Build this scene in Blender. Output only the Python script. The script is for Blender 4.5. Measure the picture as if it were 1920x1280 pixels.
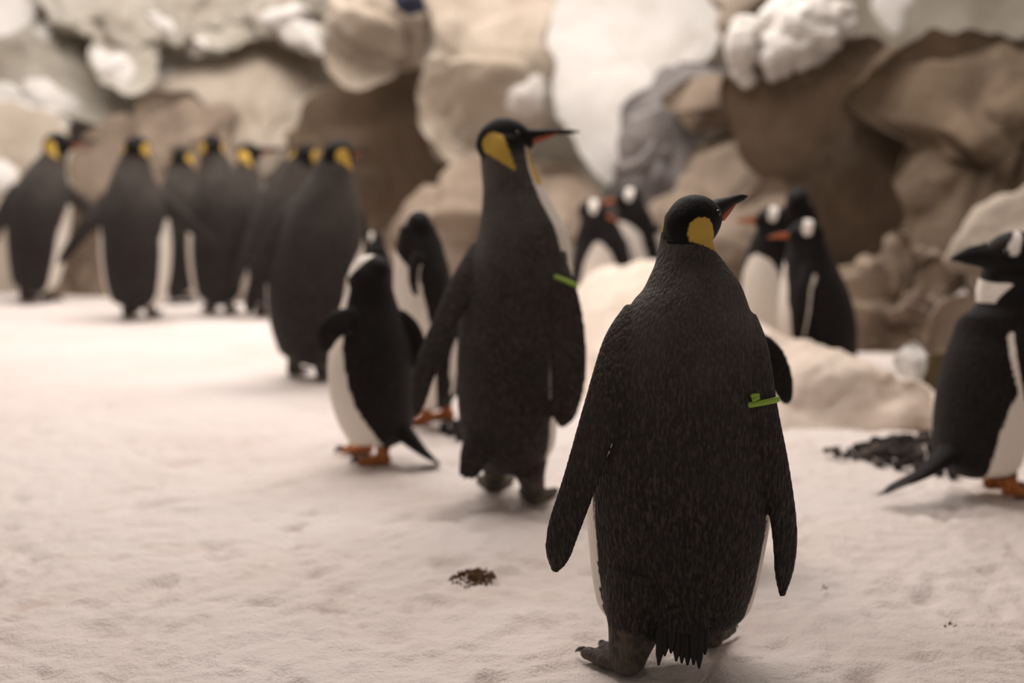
import bpy, math, random
import numpy as np
from mathutils import Vector, Euler
from mathutils.kdtree import KDTree
from mathutils.bvhtree import BVHTree

# ------------------------------------------------------------------ scene
scene = bpy.context.scene
for o in list(bpy.data.objects):
    bpy.data.objects.remove(o)
COL = scene.collection

# ------------------------------------------------------------------ camera
CAM_H = 0.95
FPX = 50.0 / 36.0 * 1920.0
PITCH = math.atan((640 - 251) / FPX)
cam_d = bpy.data.cameras.new('camera')
cam_d.lens = 50.0
cam_d.sensor_width = 36.0
cam_d.clip_start = 0.05
cam = bpy.data.objects.new('camera', cam_d)
cam.location = (0, 0, CAM_H)
cam.rotation_euler = (math.pi / 2 - PITCH, 0, 0)
COL.objects.link(cam)
scene.camera = cam
cam_d.dof.use_dof = True
cam_d.dof.focus_distance = 2.42
cam_d.dof.aperture_fstop = 1.7

# ------------------------------------------------------------------ light
world = bpy.data.worlds.new('world')
scene.world = world
world.use_nodes = True
bg = world.node_tree.nodes['Background']
bg.inputs[0].default_value = (1.0, 0.86, 0.76, 1)
bg.inputs[1].default_value = 0.23


def ceiling_lamp(name, loc, target, size, power, col):
    l = bpy.data.lights.new(name, 'AREA')
    l.shape = 'RECTANGLE'
    l.size, l.size_y = size
    l.energy = power
    l.color = col
    o = bpy.data.objects.new(name, l)
    o.location = loc
    d = Vector(target) - Vector(loc)
    o.rotation_euler = d.to_track_quat('-Z', 'Y').to_euler()
    COL.objects.link(o)
    return o


ceiling_lamp('ceiling_lamp_far_offscreen', (-2.0, 7.7, 4.1), (-2.0, 7.7, 0), (3.4, 1.3), 190, (1.0, 0.93, 0.885))
ceiling_lamp('ceiling_lamp_mid_offscreen', (1.2, 7.2, 4.2), (1.2, 7.2, 0), (2.6, 1.2), 115, (1.0, 0.92, 0.86))
ceiling_lamp('ceiling_lamp_near_offscreen', (-0.6, 4.3, 4.6), (-0.6, 4.2, 0), (2.6, 1.2), 95, (1.0, 0.88, 0.82))

vs = scene.view_settings
vs.view_transform = 'Standard'
vs.look = 'None'
vs.exposure = 0.0
vs.gamma = 1.0
vs.use_curve_mapping = False

# ------------------------------------------------------------------ maths helpers
SP, CP = math.sin(PITCH), math.cos(PITCH)
CAMP = np.array([0, 0, CAM_H])
FWD = np.array([0, CP, -SP])
UP = np.array([0, SP, CP])
RIGHT = np.array([1.0, 0, 0])


def ray(px, py):
    return FWD + RIGHT * ((px - 960) / FPX) + UP * ((640 - py) / FPX)


def at_depth(px, py, d):
    return CAMP + d * ray(px, py)


def at_y(px, py, Y):
    r = ray(px, py)
    return CAMP + r * (Y / r[1])


def ground(px, py, z=0.0):
    r = ray(px, py)
    return CAMP + r * ((z - CAM_H) / r[2])


def nrm(v):
    v = np.asarray(v, float)
    return v / max(1e-9, np.linalg.norm(v))


def azv(deg):
    a = math.radians(deg)
    return np.array([math.sin(a), math.cos(a), 0.0])


def _hash(ix, iy, iz, seed):
    h = (ix * 374761393 + iy * 668265263 + iz * 2147483647 + seed * 974634777) & 0xffffffff
    h = ((h ^ (h >> 13)) * 1274126177) & 0xffffffff
    h = (h ^ (h >> 16)) & 0xffffffff
    return h / 4294967295.0


def vnoise(p, seed=0):
    p = np.asarray(p, float)
    i = np.floor(p).astype(np.int64)
    f = p - i
    f = f * f * f * (f * (f * 6 - 15) + 10)
    out = 0
    for dx in (0, 1):
        wx = f[..., 0] if dx else 1 - f[..., 0]
        for dy in (0, 1):
            wy = f[..., 1] if dy else 1 - f[..., 1]
            for dz in (0, 1):
                wz = f[..., 2] if dz else 1 - f[..., 2]
                out = out + wx * wy * wz * _hash(i[..., 0] + dx, i[..., 1] + dy, i[..., 2] + dz, seed)
    return out * 2 - 1


def fbm(p, scale, octv=4, seed=0, gain=0.5):
    p = np.asarray(p, float) * scale
    a, s, out = 1.0, 0.0, 0
    for k in range(octv):
        out = out + a * vnoise(p + 17.3 * k, seed + k)
        s += a
        a *= gain
        p = p * 2.03
    return out / s


def spline(ts, vals, t):
    """Catmull-Rom style cubic interpolation of rows of vals at params ts."""
    ts = np.asarray(ts, float)
    v = np.asarray(vals, float)
    if v.ndim == 1:
        v = v[:, None]
    m = np.zeros_like(v)
    n = len(ts)
    for i in range(n):
        a, b = max(0, i - 1), min(n - 1, i + 1)
        m[i] = (v[b] - v[a]) / (ts[b] - ts[a])
    t = np.clip(np.asarray(t, float), ts[0], ts[-1])
    k = np.clip(np.searchsorted(ts, t, side='right') - 1, 0, n - 2)
    h = (ts[k + 1] - ts[k])[:, None]
    u = ((t - ts[k]) / (ts[k + 1] - ts[k]))[:, None]
    h00 = 2 * u**3 - 3 * u**2 + 1
    h10 = u**3 - 2 * u**2 + u
    h01 = -2 * u**3 + 3 * u**2
    h11 = u**3 - u**2
    return h00 * v[k] + h10 * h * m[k] + h01 * v[k + 1] + h11 * h * m[k + 1]


# ------------------------------------------------------------------ object helpers
def mesh_obj(name, verts, faces, mat, parent=None, smooth=True):
    me = bpy.data.meshes.new(name)
    me.from_pydata([tuple(map(float, v)) for v in verts], [], [tuple(map(int, f)) for f in faces])
    me.update()
    if smooth:
        me.polygons.foreach_set('use_smooth', [True] * len(me.polygons))
    o = bpy.data.objects.new(name, me)
    if mat:
        me.materials.append(mat)
    COL.objects.link(o)
    if parent:
        o.parent = parent
    return o


def tag(o, label=None, cat=None, group=None, kind=None):
    if label: o['label'] = label
    if cat: o['category'] = cat
    if group: o['group'] = group
    if kind: o['kind'] = kind
    return o


def empty(name, loc):
    o = bpy.data.objects.new(name, None)
    o.location = loc
    o.empty_display_size = 0.1
    COL.objects.link(o)
    return o


# ------------------------------------------------------------------ materials
class NT:
    def __init__(self, name):
        self.m = bpy.data.materials.new(name)
        self.m.use_nodes = True
        self.t = self.m.node_tree
        self.b = self.t.nodes['Principled BSDF']

    def n(self, typ, **kw):
        nd = self.t.nodes.new(typ)
        for k, v in kw.items():
            setattr(nd, k, v)
        return nd

    def l(self, a, b):
        self.t.links.new(a, b)

    def math(self, op, a, b=None, clamp=False):
        nd = self.n('ShaderNodeMath', operation=op, use_clamp=clamp)
        for i, v in enumerate((a, b)):
            if v is None: continue
            if isinstance(v, (int, float)): nd.inputs[i].default_value = v
            else: self.l(v, nd.inputs[i])
        return nd.outputs[0]

    def step(self, v, lo, hi):
        nd = self.n('ShaderNodeMapRange', interpolation_type='SMOOTHSTEP')
        self.l(v, nd.inputs['Value'])
        nd.inputs['From Min'].default_value = lo
        nd.inputs['From Max'].default_value = hi
        return nd.outputs[0]

    def mix(self, fac, a, b, blend='MIX'):
        nd = self.n('ShaderNodeMix', data_type='RGBA', blend_type=blend)
        for i, v in ((0, fac), (6, a), (7, b)):
            if isinstance(v, (int, float)): nd.inputs[i].default_value = v
            elif isinstance(v, tuple): nd.inputs[i].default_value = (*v, 1)
            else: self.l(v, nd.inputs[i])
        return nd.outputs[2]

    def coord(self, scale=(1, 1, 1), kind='Object'):
        tc = self.n('ShaderNodeTexCoord')
        mp = self.n('ShaderNodeMapping')
        mp.inputs['Scale'].default_value = scale
        self.l(tc.outputs[kind], mp.inputs[0])
        return mp.outputs[0]

    def noise(self, co, scale, detail=4, rough=0.5):
        nd = self.n('ShaderNodeTexNoise')
        nd.inputs['Scale'].default_value = scale
        nd.inputs['Detail'].default_value = detail
        nd.inputs['Roughness'].default_value = rough
        self.l(co, nd.inputs['Vector'])
        return nd.outputs[0]

    def voronoi(self, co, scale):
        nd = self.n('ShaderNodeTexVoronoi')
        nd.inputs['Scale'].default_value = scale
        self.l(co, nd.inputs['Vector'])
        return nd

    def bump(self, h, strength, dist):
        nd = self.n('ShaderNodeBump')
        nd.inputs['Strength'].default_value = strength
        nd.inputs['Distance'].default_value = dist
        self.l(h, nd.inputs['Height'])
        self.l(nd.outputs[0], self.b.inputs['Normal'])

    def base(self, c, rough=0.7, spec=0.3):
        if isinstance(c, tuple): self.b.inputs['Base Color'].default_value = (*c, 1)
        else: self.l(c, self.b.inputs['Base Color'])
        self.b.inputs['Roughness'].default_value = rough
        self.b.inputs['Specular IOR Level'].default_value = spec


def snow_mat(name, c1, c2, scale=1.0, bump=0.5, dirt=None):
    m = NT(name)
    co = m.coord()
    n1 = m.noise(co, 1.3 * scale, 5, 0.6)
    n2 = m.noise(co, 26 * scale, 4, 0.65)
    n3 = m.noise(co, 140 * scale, 3, 0.6)
    c = m.mix(m.step(n1, 0.35, 0.75), c1, c2)
    if dirt:
        dn = m.math('MULTIPLY', m.step(m.noise(co, 5.5 * scale, 6, 0.7), 0.50, 0.78), m.step(m.noise(co, 0.9, 2), 0.35, 0.65))
        c = m.mix(m.math('MULTIPLY', dn, 0.75), c, dirt)
    h = m.math('ADD', n2, m.math('MULTIPLY', n3, 0.35))
    m.base(c, 0.75, 0.25)
    m.bump(h, bump, 0.012)
    return m.m


def rock_mat(name, c1, c2, c3=None, scale=1.0):
    m = NT(name)
    co = m.coord()
    n1 = m.noise(co, 2.2 * scale, 6, 0.6)
    n2 = m.noise(co, 9 * scale, 5, 0.65)
    c = m.mix(m.step(n1, 0.35, 0.65), c1, c2)
    if c3:
        c = m.mix(m.step(n2, 0.52, 0.75), c, c3)
    m.base(c, 0.85, 0.2)
    m.bump(m.math('ADD', n2, m.math('MULTIPLY', m.noise(co, 40 * scale, 4), 0.4)), 0.6, 0.03)
    return m.m


def plain_mat(name, c, rough=0.6, spec=0.3, nscale=60, var=0.25):
    m = NT(name)
    n = m.noise(m.coord(), nscale, 3)
    d = tuple(x * (1 - var) for x in c)
    m.base(m.mix(n, d, c), rough, spec)
    return m.m


def feather_mat(name, back1, back2, white, yellow, head, foot, foot2):
    m = NT(name)
    at = m.n('ShaderNodeAttribute', attribute_name='masks')
    sep = m.n('ShaderNodeSeparateColor')
    m.l(at.outputs['Color'], sep.inputs[0])
    co = m.coord()
    fine = m.noise(co, 120, 3, 0.6)
    broad = m.noise(co, 9, 3, 0.5)
    pert = m.math('MULTIPLY', m.math('SUBTRACT', fine, 0.5), 0.16)
    wob = m.math('MULTIPLY', m.math('SUBTRACT', broad, 0.5), 0.12)
    pert = m.math('ADD', pert, wob)
    cs = m.coord((1, 1, 0.42))
    vo = m.voronoi(cs, 175)
    vo.distance = 'EUCLIDEAN'
    vd = vo.outputs['Distance']
    cz = m.coord((1, 1, 0.28))
    streak = m.step(m.noise(cz, 210, 2, 0.6), 0.40, 0.72)
    back = m.mix(streak, back1, back2)
    back = m.mix(m.math('MULTIPLY', m.step(broad, 0.35, 0.7), 0.35), back, back1)
    at2 = m.n('ShaderNodeAttribute', attribute_name='silver')
    back = m.mix(m.math('MULTIPLY', at2.outputs['Fac'], m.math('ADD', m.math('MULTIPLY', m.math('SUBTRACT', broad, 0.5), 2.2), 0.95), True), back, (0.30, 0.265, 0.235))

    def mk(s, w=0.05):
        return m.step(m.math('ADD', s, pert), -w, w)
    c = m.mix(mk(sep.outputs[2], 0.25), back, head)
    c = m.mix(mk(sep.outputs[0], 0.05), c, white)
    c = m.mix(mk(sep.outputs[1], 0.045), c, yellow)
    ft = m.mix(m.step(m.noise(co, 45, 3), 0.35, 0.65), foot, foot2)
    c = m.mix(mk(at.outputs['Alpha'], 0.12), c, ft)
    m.base(c, 0.66, 0.16)
    m.b.inputs['Sheen Weight'].default_value = 0.03
    m.b.inputs['Sheen Roughness'].default_value = 0.45
    hgt = m.math('ADD', m.math('MULTIPLY', vd, -1.0), m.math('MULTIPLY', m.noise(cz, 210, 2), 0.8))
    calm = m.math('SUBTRACT', 1.0, m.math('MULTIPLY', mk(sep.outputs[2], 0.6), 0.85))
    m.bump(m.math('MULTIPLY', hgt, calm), 0.6, 0.006)
    return m.m


M_SNOW = snow_mat('snow', (0.80, 0.735, 0.70), (0.74, 0.65, 0.605), 1.0, 0.8, (0.60, 0.44, 0.355))
M_BANK = snow_mat('bank_snow', (0.78, 0.68, 0.59), (0.70, 0.585, 0.485), 1.4, 0.6, (0.46, 0.34, 0.235))
M_SNOWCAP = snow_mat('snow_cap', (0.76, 0.725, 0.69), (0.66, 0.62, 0.575), 3.5, 0.6)
M_ROCK_GREY = rock_mat('rock_grey', (0.43, 0.40, 0.34), (0.30, 0.265, 0.215), (0.50, 0.47, 0.42))
M_ROCK_PALE = rock_mat('rock_pale', (0.45, 0.385, 0.315), (0.33, 0.27, 0.21), (0.50, 0.44, 0.37))
M_ROCK_BEIGE = rock_mat('rock_beige', (0.30, 0.235, 0.18), (0.165, 0.122, 0.09), (0.37, 0.30, 0.235))
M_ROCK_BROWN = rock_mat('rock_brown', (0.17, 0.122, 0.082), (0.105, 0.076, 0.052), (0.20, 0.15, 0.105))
M_ROCK_SLATE = rock_mat('rock_slate', (0.27, 0.25, 0.24), (0.17, 0.15, 0.145), (0.36, 0.34, 0.33))
M_ROCK_MOSS = rock_mat('rock_moss', (0.13, 0.10, 0.05), (0.07, 0.05, 0.03), (0.18, 0.15, 0.09))
M_ROCK_CREASED = rock_mat('rock_creased', (0.36, 0.28, 0.21), (0.09, 0.062, 0.045), (0.42, 0.335, 0.26), 1.8)
M_HOLE_SHADE = plain_mat('dark_blue', (0.012, 0.013, 0.03), 0.7)  # near-black blue: the darkness inside the hole is put into the colour
M_STONE = rock_mat('pebble', (0.055, 0.045, 0.043), (0.028, 0.022, 0.022), (0.14, 0.115, 0.10), 6)
M_STONE2 = rock_mat('pebble_pale', (0.20, 0.16, 0.14), (0.12, 0.095, 0.085), (0.26, 0.21, 0.18), 6)
M_DIRT = plain_mat('dirt', (0.21, 0.12, 0.065), 0.9, 0.1, 150, 0.85)
M_BEAK = plain_mat('beak_dark', (0.008, 0.007, 0.007), 0.6, 0.2)
M_PLATE = plain_mat('beak_plate', (0.42, 0.10, 0.045), 0.45, 0.4)
M_ORANGE = plain_mat('beak_orange', (0.50, 0.13, 0.04), 0.5, 0.4)
M_EYE = plain_mat('eye', (0.01, 0.008, 0.007), 0.15, 0.6)
M_BAND = plain_mat('band_green', (0.33, 0.52, 0.06), 0.45, 0.4)
M_CLAW = plain_mat('claw', (0.02, 0.016, 0.014), 0.4, 0.4)
M_TAIL = plain_mat('tail_dark', (0.020, 0.016, 0.015), 0.6, 0.3, 160, 0.6)
M_KING = feather_mat('king_plumage', (0.0095, 0.0075, 0.0072), (0.054, 0.043, 0.040), (0.82, 0.76, 0.68),
                     (0.58, 0.375, 0.075), (0.004, 0.0034, 0.0032), (0.050, 0.040, 0.034), (0.105, 0.083, 0.068))
M_GENTOO = feather_mat('gentoo_plumage', (0.008, 0.0065, 0.0065), (0.024, 0.019, 0.0175), (0.84, 0.77, 0.69),
                       (0.86, 0.80, 0.73), (0.009, 0.007, 0.007), (0.48, 0.17, 0.05), (0.30, 0.10, 0.035))


# ------------------------------------------------------------------ ground and walls
def build_floor():
    xs = np.concatenate([np.linspace(-7, -2.6, 40, endpoint=False), np.linspace(-2.6, 2.6, 420, endpoint=False), np.linspace(2.6, 7, 40)])
    ys = np.concatenate([np.linspace(-3, 1.6, 24, endpoint=False), np.geomspace(1.6, 11.5, 430)])
    X, Y = np.meshgrid(xs, ys)
    p = np.stack([X, Y, 0 * X], -1)
    wp = p + np.stack([fbm(p, 3, 2, 61), fbm(p, 3, 2, 62), 0 * X], -1) * 0.12
    dim = fbm(wp, 8, 3, 5)
    small = fbm(wp, 30, 3, 9)
    foot = np.clip(fbm(wp * np.array([1, 0.8, 1]), 12, 2, 31) - 0.24, 0, 1)
    fade = np.clip((6.5 - Y) / 3.5, 0.25, 1)
    Z = fbm(p, 1.1, 2, 2) * 0.008 + fade * (dim * 0.008 + small * 0.0085 - foot * 0.042) - 0.004
    nx, ny = len(xs), len(ys)
    V = np.stack([X, Y, Z], -1).reshape(-1, 3)
    idx = np.arange(nx * ny).reshape(ny, nx)
    F = np.stack([idx[:-1, :-1], idx[:-1, 1:], idx[1:, 1:], idx[1:, :-1]], -1).reshape(-1, 4)
    o = mesh_obj('floor', V, F, M_SNOW)
    tag(o, 'trampled pinkish white snow covering the enclosure floor', None, None, 'structure')


def build_wall():
    xs = np.linspace(-9, 9, 240)
    zs = np.linspace(-0.2, 4.2, 80)
    X, Z = np.meshgrid(xs, zs)
    Y = 10.6 - 0.035 * X**2 + 0.12 * Z
    p = np.stack([X, Y, Z], -1)
    Y = Y + fbm(p, 0.6, 4, 3) * 0.5 - np.abs(fbm(p, 1.0, 3, 8)) * 0.35
    V = np.stack([X, Y, Z], -1).reshape(-1, 3)
    idx = np.arange(V.shape[0]).reshape(X.shape)
    F = np.stack([idx[:-1, :-1], idx[:-1, 1:], idx[1:, 1:], idx[1:, :-1]], -1).reshape(-1, 4)
    o = mesh_obj('wall_back', V, F, M_ROCK_GREY)
    tag(o, 'grey moulded rock wall closing the back of the enclosure', None, None, 'structure')


build_floor()
build_wall()


# ------------------------------------------------------------------ rocks
ROCKS = []


def rock(name, label, cat, outline, depth, thick, mat, lean=0.0, seed=0, rough=0.06, nscale=2.0, p=2.6, back=0.25,
         group=None, nr=34, nth=110, crease=0.35, cells=9, reg=True, facets=7):
    """Boulder whose outline is given as sighted, at its own distance, with real thickness front and back.
    lean > 0: the upper part lies further back (face looks up); < 0: overhang."""
    pts = np.array([at_depth(x, y, depth) for x, y in outline])
    c = pts.mean(0)
    rel = pts - c
    u, v = rel @ RIGHT, rel @ UP
    ang = np.arctan2(v, u)
    order = np.argsort(ang)
    ang, rad = ang[order], np.hypot(u, v)[order]
    A = np.concatenate([ang - 2 * np.pi, ang, ang + 2 * np.pi])
    Rr = np.concatenate([rad, rad, rad])
    th = np.linspace(-np.pi, np.pi, nth, endpoint=False)
    r = np.interp(th, A, Rr)
    k = np.array([0.1, 0.2, 0.4, 0.2, 0.1])
    r = sum(np.roll(r, i - 2) * k[i] for i in range(5))
    jit = fbm(np.stack([np.cos(th) * 2.2, np.sin(th) * 2.2, 0 * th + seed * 3.1], -1), 1.0, 3, seed + 5)
    r = r * (1 + 0.09 * jit)
    rough = rough * 1.35
    rs0 = np.random.RandomState(seed * 13 + 5)
    fphi = rs0.uniform(0, 2 * np.pi, facets)
    fsl = rs0.uniform(0.35, 1.15, facets)
    foff = rs0.uniform(0.55, 1.0, facets)
    rm_ = r.mean()
    rings = []
    phis = np.linspace(0, np.pi, 2 * nr + 1)[1:-1]
    for ph in phis:
        s = np.sin(ph)
        w = np.cos(ph)
        hgt = np.full(nth, np.sign(w) * (1 - s**p) ** (1 / p) * (1.0 if w > 0 else back))
        uu, vv = s * r * np.cos(th), s * r * np.sin(th)
        if w > 0 and facets:
            wob = 0.10 * fbm(np.stack([uu, vv, 0 * uu + seed], -1), 1.6, 2, seed + 7)
            pl = foff[None] - fsl[None] * ((uu[:, None] * np.cos(fphi)[None] + vv[:, None] * np.sin(fphi)[None]) / rm_) + wob[:, None]
            al = np.concatenate([hgt[:, None], pl], 1)
            kk_ = 14.0
            sm_ = -np.log(np.exp(-kk_ * al).sum(1)) / kk_
            hgt = np.minimum(hgt, np.maximum(sm_, -back))
        hgt = hgt * thick
        q = c + np.outer(uu, RIGHT) + np.outer(vv, UP) - np.outer(hgt, FWD)
        q = q + np.outer((s * r * np.sin(th)) * lean, FWD)
        rings.append(q)
    V = np.concatenate([rings[0].mean(0)[None], *rings, np.array([c + thick * back * FWD])])
    n = len(phis)
    F = []
    for j in range(nth):
        F.append((0, 1 + j, 1 + (j + 1) % nth))
    for i in range(n - 1):
        a, b = 1 + i * nth, 1 + (i + 1) * nth
        for j in range(nth):
            k2 = (j + 1) % nth
            F.append((a + j, b + j, b + k2, a + k2))
    last = len(V) - 1
    a = 1 + (n - 1) * nth
    for j in range(nth):
        F.append((last, a + (j + 1) % nth, a + j))
    d = V - c
    dn = d / np.maximum(1e-6, np.linalg.norm(d, axis=1))[:, None]
    sd = seed * 7 + 3
    amp = fbm(V, nscale, 4, sd) * rough
    amp = amp - crease * rough * np.clip(0.22 - np.abs(fbm(V, nscale * 0.8, 2, sd + 50)), 0, 1) * 4
    if cells:
        rs = np.random.RandomState(sd)
        mn, mx = V.min(0), V.max(0)
        FP = mn + rs.uniform(0, 1, (cells, 3)) * (mx - mn)
        Vw = V + np.stack([fbm(V, 1.5, 2, sd + 90 + a_) for a_ in range(3)], -1) * 0.45
        D = np.linalg.norm(Vw[:, None, :] - FP[None], axis=-1)
        o_ = np.argsort(D, axis=1)
        d1 = np.take_along_axis(D, o_[:, :1], 1)[:, 0]
        d2 = np.take_along_axis(D, o_[:, 1:2], 1)[:, 0]
        hh = rs.uniform(-1, 1, cells)
        bl = np.clip((d2 - d1) / 0.10, 0, 1)
        bl = bl * bl * (3 - 2 * bl)
        h1, h2 = hh[o_[:, 0]], hh[o_[:, 1]]
        amp = amp + rough * (0.7 * (h1 * (0.5 + 0.5 * bl) + h2 * (0.5 - 0.5 * bl)) - 0.35 * (1 - bl))
    V = V + dn * amp[:, None]
    if reg:
        ROCKS.append(BVHTree.FromPolygons([Vector(v) for v in V], F))
    base = V.mean(0)
    V = V - base
    o = mesh_obj(name, V, F, mat)
    o.location = tuple(base)
    tag(o, label, cat, group)
    return o


R = rock
R('rock_slab', 'grey slanting rock slab at the top of the wall, above the low snow-capped dome', 'rock',
  [(-260, -120), (-20, -120), (80, 20), (165, 110), (245, 195), (250, 235), (170, 230), (60, 180), (-260, 140)], 9.45, 0.28, M_ROCK_GREY, 0.45, 1, 0.12, 1.6, p=3)
R('rock_slab', 'grey rock slab leaning beside the pale dome behind the penguin row', 'rock',
  [(30, -120), (190, -120), (260, 20), (340, 110), (320, 200), (265, 215), (175, 90), (90, 0)], 9.3, 0.25, M_ROCK_GREY, 0.5, 2, 0.12, 1.8, p=3)
R('rock_slab', 'grey broken rock slab under the bright snow pocket', 'rock',
  [(220, -120), (400, -120), (500, 30), (540, 80), (440, 115), (345, 105), (265, 0)], 9.35, 0.25, M_ROCK_GREY, 0.4, 3, 0.14, 2.0, p=3)
R('rock_slab', 'grey shelf of rock above the bright snow pocket', 'rock',
  [(430, -120), (680, -120), (660, 10), (640, 110), (560, 100), (480, 20)], 9.3, 0.25, M_ROCK_GREY, 0.3, 33, 0.12, 2.0, p=3)
R('boulder', 'broad pale smooth boulder above the row of king penguins', 'rock',
  [(300, 130), (400, 78), (520, 70), (620, 110), (660, 210), (590, 290), (480, 360), (320, 350), (250, 260)], 9.3, 0.38, M_ROCK_PALE, 0.5, 4, 0.07)
R('boulder', 'low rounded beige boulder capped with snow, at the end of the penguin row', 'rock',
  [(-260, 260), (-60, 200), (50, 172), (120, 200), (150, 290), (158, 480), (155, 575), (-260, 575)], 8.85, 0.4, M_ROCK_PALE, 0.25, 5, 0.06)
R('boulder', 'brownish grey domed boulder directly behind the row of king penguins', 'rock',
  [(222, 330), (245, 220), (300, 155), (400, 180), (470, 260), (505, 400), (500, 575), (225, 575)], 8.8, 0.35, M_ROCK_BEIGE, -0.02, 6, 0.08)
R('boulder', 'brown upright boulder in the gap behind the profile and the spread-flippered king penguins', 'rock',
  [(128, 320), (185, 250), (238, 218), (268, 290), (262, 400), (275, 590), (122, 590)], 8.4, 0.13, M_ROCK_BEIGE, -0.05, 36, 0.05)
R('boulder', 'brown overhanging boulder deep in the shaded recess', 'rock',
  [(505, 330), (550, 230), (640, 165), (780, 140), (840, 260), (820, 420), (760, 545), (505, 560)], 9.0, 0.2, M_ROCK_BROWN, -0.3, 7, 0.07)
R('boulder', 'grey brown boulder overhanging the dark recess, below the painted blue opening', 'rock',
  [(610, 130), (625, 40), (690, -120), (812, -120), (806, 40), (780, 140), (700, 168)], 8.55, 0.26, M_ROCK_PALE, 0.1, 8, 0.08)
R('painted_opening', 'dark blue round lump painted as the darkness of an opening high in the rock wall', 'opening',
  [(738, -10), (770, -50), (805, -10), (800, 18), (772, 28), (745, 18)], 8.2, 0.06, M_HOLE_SHADE, 0.0, 9, 0.01)  # solid lump, no real recess; its dark colour paints the hole's shade
R('rock_outcrop', 'tall pale beige rock outcrop behind the penguin with raised beak', 'rock',
  [(850, -120), (1010, -120), (1030, 60), (1015, 200), (985, 300), (900, 340), (820, 290), (782, 190), (818, 70)], 8.2, 0.3, M_ROCK_PALE, 0.12, 10, 0.06, 2.4)
R('boulder', 'sloping brown beige boulder at the foot of the tall outcrop', 'rock',
  [(690, 500), (750, 400), (850, 285), (960, 262), (1060, 285), (1115, 350), (1135, 440), (1115, 580), (900, 640), (700, 640)], 7.85, 0.4, M_ROCK_BEIGE, 0.55, 11, 0.09, 2.2)
R('snow_slope', 'bright white snow slope pouring down between the tall outcrop and slate boulders', 'snow',
  [(985, -120), (1380, -120), (1360, 60), (1300, 140), (1200, 240), (1160, 360), (1110, 345), (1060, 230), (1000, 140)], 9.22, 0.2, M_SNOWCAP, 0.62, 12, 0.06)
R('boulder', 'slate grey boulder at the edge of the white snow slope', 'rock',
  [(1150, 250), (1215, 150), (1310, 100), (1380, 130), (1370, 230), (1290, 300), (1170, 300)], 8.55, 0.24, M_ROCK_SLATE, 0.3, 13, 0.06)
R('boulder', 'dark bluish slate boulder low beside the snow slope, behind the gentoo pair', 'rock',
  [(1140, 310), (1195, 215), (1250, 215), (1310, 260), (1330, 350), (1290, 460), (1150, 460)], 8.2, 0.26, M_ROCK_SLATE, -0.1, 14, 0.06)
R('boulder', 'tan rounded boulder wedged above the layered ledge', 'rock',
  [(1235, 195), (1320, 145), (1400, 150), (1440, 240), (1350, 255), (1265, 240)], 8.15, 0.25, M_ROCK_BEIGE, 0.3, 15, 0.05)
R('rock_ledge', 'upper layer of the slanting tan rock ledge under the big brown boulder', 'rock',
  [(1270, 330), (1320, 275), (1400, 240), (1440, 280), (1420, 310), (1330, 350)], 8.1, 0.16, M_ROCK_BEIGE, 0.8, 16, 0.03)
R('rock_ledge', 'lower layer of the slanting tan rock ledge, behind the turned penguin head', 'rock',
  [(1195, 420), (1260, 360), (1350, 305), (1430, 285), (1440, 340), (1400, 420), (1330, 520), (1210, 500)], 7.9, 0.2, M_ROCK_BEIGE, 0.45, 17, 0.04)
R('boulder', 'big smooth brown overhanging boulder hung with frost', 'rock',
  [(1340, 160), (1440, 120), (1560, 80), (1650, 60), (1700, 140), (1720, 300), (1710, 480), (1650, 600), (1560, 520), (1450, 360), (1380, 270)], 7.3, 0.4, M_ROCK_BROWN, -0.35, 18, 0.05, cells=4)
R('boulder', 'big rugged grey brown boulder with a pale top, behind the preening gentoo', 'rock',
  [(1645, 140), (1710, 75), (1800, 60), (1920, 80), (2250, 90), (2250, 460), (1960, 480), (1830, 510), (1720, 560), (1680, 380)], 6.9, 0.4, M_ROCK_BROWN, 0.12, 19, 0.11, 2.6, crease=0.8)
R('rock_outcrop', 'upright grey brown rock spur rising between the snow slope and the frost', 'rock',
  [(1352, -120), (1480, -120), (1455, 40), (1425, 130), (1375, 100), (1358, 20)], 7.7, 0.15, M_ROCK_PALE, 0.1, 26, 0.04)
R('boulder', 'creased brown boulder at the foot of the wall beside the dark gentoo', 'rock',
  [(1550, 480), (1640, 430), (1740, 420), (1810, 480), (1810, 640), (1770, 740), (1610, 720), (1560, 640)], 6.4, 0.25, M_ROCK_CREASED, 0.1, 20, 0.13, 3.0, cells=14, crease=1.0)
R('boulder', 'tan pointed boulder behind the pair of gentoos', 'rock',
  [(1320, 470), (1380, 380), (1440, 318), (1490, 335), (1528, 450), (1512, 660), (1320, 660)], 6.7, 0.22, M_ROCK_BEIGE, 0.25, 21, 0.05, 3.0)
R('rock_slab', 'pale sloping rock slab behind the head of the preening gentoo', 'rock',
  [(1765, 540), (1830, 445), (1930, 380), (2250, 280), (2250, 640), (1960, 610), (1800, 570)], 5.8, 0.18, M_ROCK_PALE, 0.4, 22, 0.05, 3.0)
R('boulder', 'brown boulder under the pale sloping slab', 'rock',
  [(1758, 560), (1860, 545), (2250, 560), (2250, 820), (1780, 790)], 5.5, 0.15, M_ROCK_BEIGE, -0.2, 23, 0.05, 3.0)
R('snow_chunk', 'small rounded white snow chunk on the end of the snow bank', 'snow',
  [(1675, 685), (1695, 655), (1730, 636), (1745, 665), (1730, 705), (1690, 712)], 4.9, 0.07, M_SNOWCAP, 0.9, 24, 0.012, 6)
R('boulder', 'small dark mossy boulder beside the snow chunk', 'rock',
  [(1728, 690), (1755, 655), (1800, 645), (1830, 700), (1810, 790), (1750, 770)], 4.75, 0.09, M_ROCK_MOSS, 0.1, 25, 0.02, 8)

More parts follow.
